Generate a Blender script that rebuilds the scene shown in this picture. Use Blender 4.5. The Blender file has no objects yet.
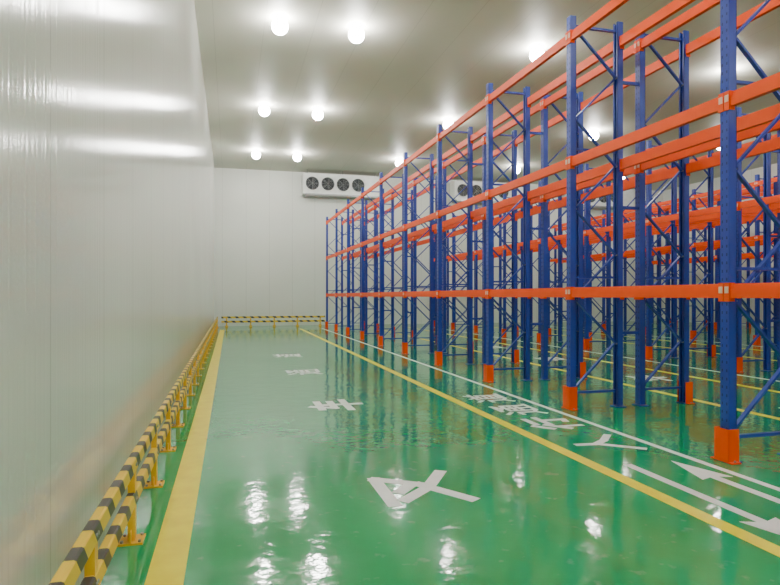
import bpy, bmesh, math, random
from mathutils import Vector, Matrix
random.seed(3)
C = bpy.context.scene.collection

# ---------------- materials ----------------
def new_mat(name):
    m = bpy.data.materials.new(name); m.use_nodes = True
    nt = m.node_tree; b = nt.nodes['Principled BSDF']
    return m, nt, b
def N(nt, t, **kw):
    n = nt.nodes.new(t)
    for k, v in kw.items(): setattr(n, k, v)
    return n
def simple(name, col, rough=.4, metal=0, var=0.06, scale=6, spec=.5):
    m, nt, b = new_mat(name)
    tc = N(nt, 'ShaderNodeTexCoord'); nz = N(nt, 'ShaderNodeTexNoise')
    nz.inputs['Scale'].default_value = scale
    nt.links.new(tc.outputs['Object'], nz.inputs['Vector'])
    r = N(nt, 'ShaderNodeValToRGB')
    r.color_ramp.elements[0].position = .3; r.color_ramp.elements[1].position = .7
    r.color_ramp.elements[0].color = [c*(1-var) for c in col]+[1]
    r.color_ramp.elements[1].color = [min(1, c*(1+var)) for c in col]+[1]
    nt.links.new(nz.outputs['Fac'], r.inputs['Fac'])
    nt.links.new(r.outputs['Color'], b.inputs['Base Color'])
    b.inputs['Roughness'].default_value = rough
    b.inputs['Metallic'].default_value = metal
    b.inputs['Specular IOR Level'].default_value = spec
    return m

def panel_mat(name, col, axis, period, rough, rib=(1, 30, .3), ribstr=.25, dist=.01, seam=.8, spec=.5):
    """Sandwich panel sheet metal: faint seams every `period` m along axis, fine rolled ribs."""
    m, nt, b = new_mat(name); L = nt.links.new
    tc = N(nt, 'ShaderNodeTexCoord'); sep = N(nt, 'ShaderNodeSeparateXYZ')
    L(tc.outputs['Object'], sep.inputs[0])
    d = N(nt, 'ShaderNodeMath', operation='DIVIDE'); d.inputs[1].default_value = period
    L(sep.outputs[axis], d.inputs[0])
    fr = N(nt, 'ShaderNodeMath', operation='FRACT'); L(d.outputs[0], fr.inputs[0])
    s = N(nt, 'ShaderNodeMath', operation='LESS_THAN'); s.inputs[1].default_value = .014/period
    L(fr.outputs[0], s.inputs[0])
    nz = N(nt, 'ShaderNodeTexNoise'); nz.inputs['Scale'].default_value = .35; nz.inputs['Detail'].default_value = 4
    L(tc.outputs['Object'], nz.inputs['Vector'])
    r = N(nt, 'ShaderNodeValToRGB')
    r.color_ramp.elements[0].position = .3; r.color_ramp.elements[1].position = .7
    r.color_ramp.elements[0].color = [c*.95 for c in col]+[1]
    r.color_ramp.elements[1].color = [min(1, c*1.02) for c in col]+[1]
    L(nz.outputs['Fac'], r.inputs['Fac'])
    mx = N(nt, 'ShaderNodeMix', data_type='RGBA'); mx.inputs[7].default_value = [c*seam for c in col]+[1]
    L(r.outputs['Color'], mx.inputs[6])
    L(s.outputs[0], mx.inputs[0])
    L(mx.outputs[2], b.inputs['Base Color'])
    mp = N(nt, 'ShaderNodeMapping'); mp.inputs['Scale'].default_value = rib
    L(tc.outputs['Object'], mp.inputs['Vector'])
    n2 = N(nt, 'ShaderNodeTexNoise'); n2.inputs['Scale'].default_value = 1; n2.inputs['Detail'].default_value = 1
    L(mp.outputs[0], n2.inputs['Vector'])
    bp = N(nt, 'ShaderNodeBump'); bp.inputs['Strength'].default_value = ribstr; bp.inputs['Distance'].default_value = dist
    L(n2.outputs['Fac'], bp.inputs['Height']); L(bp.outputs[0], b.inputs['Normal'])
    b.inputs['Roughness'].default_value = rough
    b.inputs['Specular IOR Level'].default_value = spec
    return m

M_wallL = panel_mat('wall_panel_left', (.82,.83,.80), 1, 1.15, .14, rib=(1, 30, .08), ribstr=.7, dist=.0024, seam=.75, spec=.5)
M_wall = panel_mat('wall_panel', (.80,.81,.765), 0, 1.15, .35, rib=(40, 1, .15), ribstr=.4, dist=.003, seam=.74)
M_ceil = panel_mat('ceiling_panel', (.62,.605,.535), 0, 1.15, .55, rib=(10, .2, 1), ribstr=.05, dist=.01)

def floor_mat():
    m, nt, b = new_mat('green_epoxy'); L = nt.links.new
    tc = N(nt, 'ShaderNodeTexCoord')
    nz = N(nt, 'ShaderNodeTexNoise'); nz.inputs['Scale'].default_value = .6; nz.inputs['Detail'].default_value = 7
    L(tc.outputs['Object'], nz.inputs['Vector'])
    r = N(nt, 'ShaderNodeValToRGB')
    r.color_ramp.elements[0].position = .3; r.color_ramp.elements[1].position = .72
    r.color_ramp.elements[0].color = (.004,.30,.09,1); r.color_ramp.elements[1].color = (.014,.41,.145,1)
    L(nz.outputs['Fac'], r.inputs['Fac'])
    # scuffs
    vz = N(nt, 'ShaderNodeTexNoise'); vz.inputs['Scale'].default_value = 9; vz.inputs['Detail'].default_value = 6
    L(tc.outputs['Object'], vz.inputs['Vector'])
    r2 = N(nt, 'ShaderNodeValToRGB'); r2.color_ramp.elements[0].position = .64; r2.color_ramp.elements[1].position = .78
    r2.color_ramp.elements[1].color = (.4,.4,.4,1)
    L(vz.outputs['Fac'], r2.inputs['Fac'])
    mx = N(nt, 'ShaderNodeMix', data_type='RGBA'); mx.inputs[7].default_value = (.25,.5,.33,1)
    L(r2.outputs['Color'], mx.inputs[0]); L(r.outputs['Color'], mx.inputs[6])
    L(mx.outputs[2], b.inputs['Base Color'])
    n2 = N(nt, 'ShaderNodeTexNoise'); n2.inputs['Scale'].default_value = 5; n2.inputs['Detail'].default_value = 3
    L(tc.outputs['Object'], n2.inputs['Vector'])
    bp = N(nt, 'ShaderNodeBump'); bp.inputs['Strength'].default_value = .3; bp.inputs['Distance'].default_value = .012
    L(n2.outputs['Fac'], bp.inputs['Height']); L(bp.outputs[0], b.inputs['Normal'])
    mr = N(nt, 'ShaderNodeMapRange'); mr.inputs[1].default_value = .3; mr.inputs[2].default_value = .7
    mr.inputs[3].default_value = .05; mr.inputs[4].default_value = .12
    L(nz.outputs['Fac'], mr.inputs[0]); L(mr.outputs[0], b.inputs['Roughness'])
    b.inputs['Specular IOR Level'].default_value = .6
    return m
M_floor = floor_mat()

def stripe_mat(name, axis, period=.36):
    m, nt, b = new_mat(name); L = nt.links.new
    tc = N(nt, 'ShaderNodeTexCoord'); sep = N(nt, 'ShaderNodeSeparateXYZ'); L(tc.outputs['Object'], sep.inputs[0])
    a = N(nt, 'ShaderNodeMath', operation='ADD'); L(sep.outputs[axis], a.inputs[0]); L(sep.outputs[2], a.inputs[1])
    d = N(nt, 'ShaderNodeMath', operation='DIVIDE'); d.inputs[1].default_value = period; L(a.outputs[0], d.inputs[0])
    f = N(nt, 'ShaderNodeMath', operation='FRACT'); L(d.outputs[0], f.inputs[0])
    s = N(nt, 'ShaderNodeMath', operation='LESS_THAN'); s.inputs[1].default_value = .42; L(f.outputs[0], s.inputs[0])
    mx = N(nt, 'ShaderNodeMix', data_type='RGBA')
    mx.inputs[6].default_value = (.92,.62,.03,1); mx.inputs[7].default_value = (.05,.045,.04,1)
    L(s.outputs[0], mx.inputs[0]); L(mx.outputs[2], b.inputs['Base Color'])
    b.inputs['Roughness'].default_value = .45
    return m
M_strY = stripe_mat('hazard_stripe_long', 1, .30)
M_strX = stripe_mat('hazard_stripe_cross', 0)
M_railyel = simple('rail_yellow_paint', (.85,.48,.02), .4)
M_blue = simple('rack_blue_paint', (.018,.045,.36), .32)
M_orange = simple('rack_orange_paint', (1.0,.085,.001), .42, spec=.25)
M_pale = simple('beam_pin_label', (.95,.55,.42), .4)
M_slot = simple('slot_dark', (.01,.02,.12), .7)
M_steel = simple('galvanised', (.35,.36,.37), .35, .8)
M_lineY = simple('line_yellow_paint', (.98,.80,.006), .35, var=.08, spec=.35)
M_lineW = simple('line_white_paint', (.92,.94,.93), .35, var=.06)
M_casing = simple('cooler_casing', (.82,.83,.82), .35)
M_dark = simple('cooler_dark', (.02,.025,.03), .5)
M_rim = simple('lamp_rim', (.8,.8,.78), .4)
def emis(name, col, s):
    m, nt, b = new_mat(name)
    b.inputs['Base Color'].default_value = (.9,.9,.9,1)
    b.inputs['Emission Color'].default_value = (*col, 1); b.inputs['Emission Strength'].default_value = s
    return m
M_lamp = emis('lamp_glow', (1,.99,.94), 122)

# ---------------- mesh helpers ----------------
def box(bm, c, s, mi=0, rot=None):
    vs = []
    for x in (-.5,.5):
        for y in (-.5,.5):
            for z in (-.5,.5):
                v = Vector((x*s[0], y*s[1], z*s[2]))
                if rot: v = rot @ v
                vs.append(bm.verts.new(v+Vector(c)))
    for q in ((0,1,3,2),(4,6,7,5),(0,4,5,1),(2,3,7,6),(0,2,6,4),(1,5,7,3)):
        f = bm.faces.new([vs[i] for i in q]); f.material_index = mi
def strut(bm, a, b, w, t, mi=0):
    a, b = Vector(a), Vector(b); d = b-a
    r = d.to_track_quat('Y', 'X').to_matrix()
    box(bm, (a+b)/2, (w, d.length, t), mi, r)
def tube(bm, a, b, r, mi=0, n=14, caps=True):
    a, b = Vector(a), Vector(b); q = (b-a).to_track_quat('Z', 'Y').to_matrix()
    ra, rb = [], []
    for i in range(n):
        t = 2*math.pi*i/n; o = q @ Vector((r*math.cos(t), r*math.sin(t), 0))
        ra.append(bm.verts.new(a+o)); rb.append(bm.verts.new(b+o))
    for i in range(n):
        j = (i+1) % n
        f = bm.faces.new((ra[i], ra[j], rb[j], rb[i])); f.material_index = mi; f.smooth = True
    if caps:
        bm.faces.new(list(reversed(ra))).material_index = mi; bm.faces.new(rb).material_index = mi
def lathe(bm, c, prof, n=24, mi=0, axis='Z'):
    rings = []
    for r, h in prof:
        ring = []
        for i in range(n):
            t = 2*math.pi*i/n
            if axis == 'Z': p = Vector((r*math.cos(t), r*math.sin(t), h))
            else: p = Vector((r*math.cos(t), h, r*math.sin(t)))
            ring.append(bm.verts.new(p+Vector(c)))
        rings.append(ring)
    for a, b in zip(rings, rings[1:]):
        for i in range(n):
            j = (i+1) % n
            f = bm.faces.new((a[i], a[j], b[j], b[i])); f.material_index = mi; f.smooth = True
def to_mesh(bm, name, mats, norm=True):
    if norm: bmesh.ops.recalc_face_normals(bm, faces=bm.faces)
    me = bpy.data.meshes.new(name); bm.to_mesh(me); bm.free()
    for m in mats: me.materials.append(m)
    return me
def obj(name, me, loc=(0,0,0)):
    o = bpy.data.objects.new(name, me); o.location = loc; C.objects.link(o); return o
def box_obj(name, lo, hi, mat):
    c = [(a+b)/2 for a, b in zip(lo, hi)]
    bm = bmesh.new(); box(bm, (0,0,0), [b-a for a, b in zip(lo, hi)])
    return obj(name, to_mesh(bm, name, [mat]), c)

# ---------------- dimensions ----------------
XL, XR, Y0, Y1, H = -.75, 25.3, -7.0, 31.2, 7.85
box_obj('floor', (XL-.2, Y0-.2, -.15), (XR+.2, Y1+.2, 0), M_floor)
box_obj('ceiling', (XL-.2, Y0-.2, H), (XR+.2, Y1+.2, H+.15), M_ceil)
box_obj('wall_left', (XL-.15, Y0, 0), (XL, Y1, H), M_wallL)
box_obj('wall_right', (XR, Y0, 0), (XR+.15, Y1, H), M_wallL)
box_obj('wall_far', (XL-.15, Y1, 0), (XR+.15, Y1+.15, H), M_wall)
box_obj('wall_near', (XL-.15, Y0-.15, 0), (XR+.15, Y0, H), M_wall)

# ---------------- racks ----------------
PITCH, K0, K1 = 2.62, -2, 9
YS = [4.54+PITCH*k for k in range(K0, K1+1)]
DEP, TOP = .71, 5.2
LEVELS = (1.545, 3.27, 4.93)
def rack_mesh(aisle):   # aisle: -1 => protectors on x=0 side ; +1 => protectors on x=DEP side
    bm = bmesh.new()
    def post(x, y, s):  # s: outward dir (-1 or 1)
        w, d, t = .10, .085, .006
        box(bm, (x+s*(d/2-t/2), y, TOP/2+.01), (t, w, TOP-.02), 0)
        for q in (-1, 1):
            box(bm, (x, y+q*(w/2-t/2), TOP/2+.01), (d, t, TOP-.02), 0)
            box(bm, (x-s*(d/2-t/2), y+q*(w/2-.014), TOP/2+.01), (t, .028, TOP-.02), 0)
        n = int(TOP/.075)
        for i in range(3, n):
            z = i*.075
            for q in (-1, 1):
                box(bm, (x+s*(d/2+.0006), y+q*.026, z), (.001, .012, .026), 3)
        box(bm, (x, y, .006), (.15, .16, .012), 0)
    def guard(x, y, s):
        h, w, t = .30, .165, .008
        box(bm, (x+s*.075, y, h/2+.004), (t, w, h), 1)
        for q in (-1, 1):
            box(bm, (x+s*.02, y+q*(w/2-t/2), h/2+.004), (.115, t, h), 1)
            box(bm, (x+s*.03, y+q*(w/2+.02), .01), (.10, .045, .012), 1)
            tube(bm, (x+s*.03, y+q*(w/2+.022), .01), (x+s*.03, y+q*(w/2+.022), .03), .01, 4, 8)
    for y in YS:
        post(0, y, -1); post(DEP, y, 1)
        guard(0 if aisle < 0 else DEP, y, aisle)
        # frame bracing
        a, b = .045, DEP-.045
        for z in (.22, TOP-.12): strut(bm, (a, y, z), (b, y, z), .03, .045, 0)
        nseg = 8; z0, z1 = .26, TOP-.16; st = (z1-z0)/nseg
        for i in range(nseg):
            za, zb = z0+i*st, z0+(i+1)*st
            if i % 2 == 0: strut(bm, (a, y+.018, za), (b, y+.018, zb), .022, .042, 0)
            else: strut(bm, (b, y-.018, za), (a, y-.018, zb), .022, .042, 0)
            for x in (a, b): tube(bm, (x, y-.045, zb if (i%2==0)==(x==b) else za), (x, y+.045, zb if (i%2==0)==(x==b) else za), .012, 4, 8)
        strut(bm, (a, y, 1.75), (b, y, 1.75), .028, .04, 0)
        strut(bm, (a, y, 3.45), (b, y, 3.45), .028, .04, 0)
    for z in LEVELS:
        for x, s in ((0, -1), (DEP, 1)):
            for y0, y1 in zip(YS, YS[1:]):
                L = y1-y0-.108; yc = (y0+y1)/2
                box(bm, (x+s*.012, yc, z-.018), (.054, L, .09), 1)
                box(bm, (x+s*.004, yc, z+.046), (.036, L, .042), 1)
            for i, y in enumerate(YS):   # end connectors wrap the post
                for q in (-1, 1):
                    if (i == 0 and q < 0) or (i == len(YS)-1 and q > 0): continue
                    box(bm, (x+s*.049, y+q*.034, z-.01), (.008, .058, .17), 1)
                    box(bm, (x+s*.02, y+q*.060, z-.01), (.06, .006, .17), 1)
                    box(bm, (x+s*.055, y+q*.034, z+.01), (.005, .042, .06), 2)
    # row spacers between back-to-back rows on the non-aisle side
    if aisle < 0:
        for y in YS:
            for z in (1.0, 2.7, 4.4):
                strut(bm, (DEP+.04, y, z), (DEP+.32, y, z), .04, .04, 0)
    return to_mesh(bm, 'pallet_rack', [M_blue, M_orange, M_pale, M_slot, M_steel])
rA, rB = rack_mesh(-1), rack_mesh(1)
XF = 4.36
for k in range(4):
    x = XF+.0+5.28*(k > 0)+5.9*max(0, k-1)
    if k == 3: x = 21.4
    obj('pallet_rack', rA, (x+.02, 0, 0))
    obj('pallet_rack', rB, (x+1.08, 0, 0))

# ---------------- floor lines & text ----------------
def flat_obj(name, polys, mat, z=.002):
    bm = bmesh.new()
    for i, p in enumerate(polys):
        zz = z+.0004*(i % 6)
        bot = [bm.verts.new((x, y, 0.0002)) for x, y in p]; top = [bm.verts.new((x, y, zz)) for x, y in p]
        bm.faces.new(top); bm.faces.new(list(reversed(bot)))
        for a in range(len(p)):
            b = (a+1) % len(p); bm.faces.new((bot[a], bot[b], top[b], top[a]))
    return obj(name, to_mesh(bm, name, [mat]))
def rect(x0, x1, y0, y1): return [(x0,y0),(x1,y0),(x1,y1),(x0,y1)]
def line(name, x0, x1, y0, y1, mat): flat_obj(name, [rect(x0,x1,y0,y1)], mat)
YE = 27.9
line('floor_line_yellow', -.43, -.235, Y0+.5, YE, M_lineY)
line('floor_line_yellow', 3.05, 3.18, Y0+.5, YE, M_lineY)
line('floor_line_white', 4.08, 4.15, Y0+.5, YE, M_lineW)
line('floor_line_yellow', 6.42, 6.54, Y0+.5, YE, M_lineY)
line('floor_line_yellow', 8.22, 8.34, Y0+.5, YE, M_lineY)
line('floor_line_white', 9.30, 9.37, Y0+.5, YE, M_lineW)
line('floor_line_yellow', 12.2, 12.32, Y0+.5, YE, M_lineY)
line('floor_line_yellow', 14.1, 14.22, Y0+.5, YE, M_lineY)
line('floor_line_white', 15.2, 15.27, Y0+.5, YE, M_lineW)

walk = [[(.06,.95),(.2,.8)], [(.0,.6),(.19,.6),(.19,.2)], [(.0,.04),(.2,.2),(.4,.06),(1.0,.04)]]
CH = {
 'cha': [[(.08,.90),(.90,.90),(.62,.42),(.04,.0)], [(.17,.74),(.5,.34),(.98,.0)], [(.42,.72),(.58,.56)]],
 'che': [[(.1,.84),(.9,.84)], [(.42,1.0),(.2,.56),(.88,.56)], [(.0,.27),(1.0,.27)], [(.53,.72),(.53,-.03)]],
 'tong': walk+[[(.35,.95),(.88,.95),(.65,.8)], [(.5,.88),(.72,.76)], [(.38,.15),(.38,.7),(.9,.7),(.9,.15)],
          [(.38,.53),(.9,.53)], [(.38,.36),(.9,.36)], [(.64,.7),(.64,.15)]],
 'dao': walk+[[(.45,1.0),(.53,.88)], [(.84,1.0),(.74,.88)], [(.33,.84),(.97,.84)], [(.64,.84),(.56,.7)],
          [(.43,.68),(.85,.68),(.85,.17),(.43,.17),(.43,.68)], [(.43,.51),(.85,.51)], [(.43,.34),(.85,.34)]],
 'ren': [[(.5,.98),(.47,.6),(.04,.02)], [(.49,.6),(.66,.33),(.96,.02)]],
 'xing': [[(.35,.98),(.08,.74)], [(.38,.70),(.04,.38)], [(.23,.52),(.23,.0)], [(.48,.87),(.93,.87)],
          [(.42,.58),(1.0,.58)], [(.76,.58),(.76,.05),(.6,.1)]],
}
def char_polys(key, cx, cy, sx, sy, w):
    P = []
    for st in CH[key]:
        pts = [Vector((cx-(v-.5)*sx, cy+(u-.5)*sy)) for u, v in st]
        for a, b in zip(pts, pts[1:]):
            d = (b-a).normalized(); n = Vector((-d.y, d.x))*w/2; e = d*w*.42
            P.append([tuple(a-e+n), tuple(a-e-n), tuple(b+e-n), tuple(b+e+n)])
    return P
def text(keys, x, ys, s, w, name):
    P = []
    for k, y in zip(keys, ys): P += char_polys(k, x, y, s, s*1.15, w if k not in ('tong','dao') else w*.66)
    flat_obj(name, P, M_lineW)
text(('cha','che','tong','dao'), 1.40, (4.52, 8.25, 12.0, 15.4), .65, .105, 'floor_text_marking')
text(('ren','xing','tong','dao'), 3.66, (5.42, 6.42, 7.32, 8.24), .56, .08, 'floor_text_marking')
text(('cha','che','tong','dao'), 7.4, (6.2, 9.5, 13.0, 16.4), .62, .1, 'floor_text_marking')
def arrow(x, y0, y1, name):   # from tail y0 to tip y1
    s = 1 if y1 > y0 else -1; hl = .55
    flat_obj(name, [rect(x-.042, x+.042, min(y0, y1-s*hl*.8), max(y0, y1-s*hl*.8)),
                    [(x-.15, y1-s*hl), (x, y1-s*hl*.9), (x+.15, y1-s*hl), (x, y1)]], M_lineW)
arrow(3.42, 4.68, 2.75, 'floor_arrow_marking')
arrow(3.88, 2.7, 4.68, 'floor_arrow_marking')

# ---------------- guard rails ----------------
def rail(name, p0, p1, matst, sp=1.13, zt=.47, zb=.26):
    p0, p1 = Vector(p0), Vector(p1); d = p1-p0; L = d.length; u = d/L
    n = Vector((-u.y, u.x, 0))
    bm = bmesh.new()
    r = Matrix.Rotation(math.atan2(u.y, u.x), 3, 'Z')
    def bar(z, hh=.045, ww=.024, c=.008):   # flat rectangular rail with chamfered edges
        sec = [(-ww,-hh+c),(-ww+c,-hh),(ww-c,-hh),(ww,-hh+c),(ww,hh-c),(ww-c,hh),(-ww+c,hh),(-ww,hh-c)]
        A = [bm.verts.new(p0+n*a+Vector((0,0,z+b))) for a, b in sec]
        B = [bm.verts.new(p1+n*a+Vector((0,0,z+b))) for a, b in sec]
        for i in range(8): bm.faces.new((A[i], A[(i+1)%8], B[(i+1)%8], B[i]))
        bm.faces.new(A); bm.faces.new(list(reversed(B)))
    for z in (zt, zb): bar(z)
    k = int(L/sp); off = (L-k*sp)/2
    for i in range(k+1):
        c = p0+u*(off+i*sp)
        box(bm, c+Vector((0,0,(zt+.02)/2+.006)), (.06,.042,zt+.02), 1, r)
        box(bm, c+Vector((0,0,.006)), (.15,.14,.012), 1, r)
        for q in (-1, 1):
            box(bm, c+u*q*.05+Vector((0,0,.045)), (.045,.008,.07), 1, r)
            for z in (zt, zb):
                cc = c+u*q*.015+n*.026+Vector((0,0,z)); tube(bm, cc-n*.056, cc+n*.004, .009, 2, 8)
            for t in (-1, 1):
                cc = c+u*q*.055+n*t*.05
                tube(bm, cc+Vector((0,0,.01)), cc+Vector((0,0,.026)), .009, 2, 8)
    return obj(name, to_mesh(bm, name, [matst, M_railyel, M_steel]))
rail('guard_rail', (-.58, Y0+.6, 0), (-.58, 30.2, 0), M_strY)
rail('guard_rail', (-.4, 30.2, 0), (4.6, 30.2, 0), M_strX)

# ---------------- ceiling lamps ----------------
bm = bmesh.new()
R = .19
prof = [(max(.002, R*math.sin(t)), -.2-R*math.cos(t)) for t in [math.pi*i/12 for i in range(12)]]
lathe(bm, (0,0,0), prof, 20, 0)
lathe(bm, (0,0,0), [(.002,0),(.09,0),(.09,-.02),(.055,-.03),(.055,-.05),(.002,-.05)], 20, 1)
lampm = to_mesh(bm, 'ceiling_lamp', [M_lamp, M_rim])
for yy in (-5.2, 1.3, 7.8, 14.3, 20.8, 27.3):
    for xx in (1.1, 2.88, 7.58, 13.5, 19.4):
        obj('ceiling_lamp', lampm, (xx, yy-.3, H))

# ---------------- evaporator coolers ----------------
def cooler_mesh():
    bm = bmesh.new(); W, Dp, Hh = 4.0, .75, 1.0
    # shell + fan fascia
    box(bm, (0, Dp/2, 0), (W, Dp-.06, Hh), 0)
    n = 5; cw = (W-.1)/n
    for i in range(n):
        cx = -W/2+.05+cw*(i+.5)
        if i == n-1:
            box(bm, (cx, .015, 0), (cw-.04, .03, Hh-.08), 0)   # service panel
            continue
        lathe(bm, (cx, 0, 0), [(.36,.03),(.36,-.05),(.335,-.05),(.335,.02)], 28, 0, 'Y')
        lathe(bm, (cx, 0, 0), [(.335,.022),(.002,.022)], 28, 1, 'Y')
        lathe(bm, (cx, 0, 0), [(.08,.02),(.08,-.02),(.002,-.025)], 16, 3, 'Y')
        for b in range(5):
            a = b*2*math.pi/5
            r = Matrix.Rotation(a, 3, 'Y') @ Matrix.Rotation(.5, 3, 'X')
            box(bm, Vector((cx,0,0))+Matrix.Rotation(a, 3, 'Y') @ Vector((.19,-.005,0)), (.2,.006,.11), 3, r)
        for rr in (.12,.2,.28):
            lathe(bm, (cx, -.055, 0), [(rr,-.004),(rr+.008,0),(rr,.004)], 24, 2, 'Y')
        for b in range(4):
            a = b*math.pi/4; v = Matrix.Rotation(a, 3, 'Y') @ Vector((.34,0,0))
            tube(bm, Vector((cx,-.055,0))-v, Vector((cx,-.055,0))+v, .005, 2, 6)
    for x in (-W/2-.01, W/2+.01): box(bm, (x, Dp/2, 0), (.03, Dp, Hh+.04), 0)
    box(bm, (0, Dp/2, -Hh/2-.04), (W-.2, Dp, .06), 2)      # drip tray
    for x in (-W/2+.2, 0, W/2-.2):
        for y in (.1, Dp-.1): tube(bm, (x, y, Hh/2), (x, y, Hh/2+.2), .012, 2, 8)
        box(bm, (x, Dp+.055, Hh/2-.1), (.05, .11, .05), 2)      # wall bracket
    tube(bm, (W/2-.3, Dp-.1, -Hh/2-.07), (W/2-.3, Dp-.1, -Hh/2-.5), .03, 0, 10)
    return to_mesh(bm, 'evaporator_cooler', [M_casing, M_dark, M_steel, simple('fan_blade_grey', (.09,.095,.10), .5)])
cm = cooler_mesh()
for x in (5.55, 13.6, 20.6): obj('evaporator_cooler', cm, (x, Y1-.861, H-.7))

# ---------------- camera ----------------
cam = bpy.data.cameras.new('camera'); co = bpy.data.objects.new('camera', cam); C.objects.link(co)
cam.sensor_width = 36; cam.lens = 36*606/780; cam.shift_y = 3.5/780
co.location = (0, 0, 1.5); co.rotation_euler = (math.radians(90), 0, -math.atan(160/606))
cam.clip_end = 200
bpy.context.scene.camera = co
w = bpy.data.worlds.new('world'); bpy.context.scene.world = w; w.use_nodes = True
w.node_tree.nodes['Background'].inputs[0].default_value = (.8,.85,.9,1); w.node_tree.nodes['Background'].inputs[1].default_value = .3
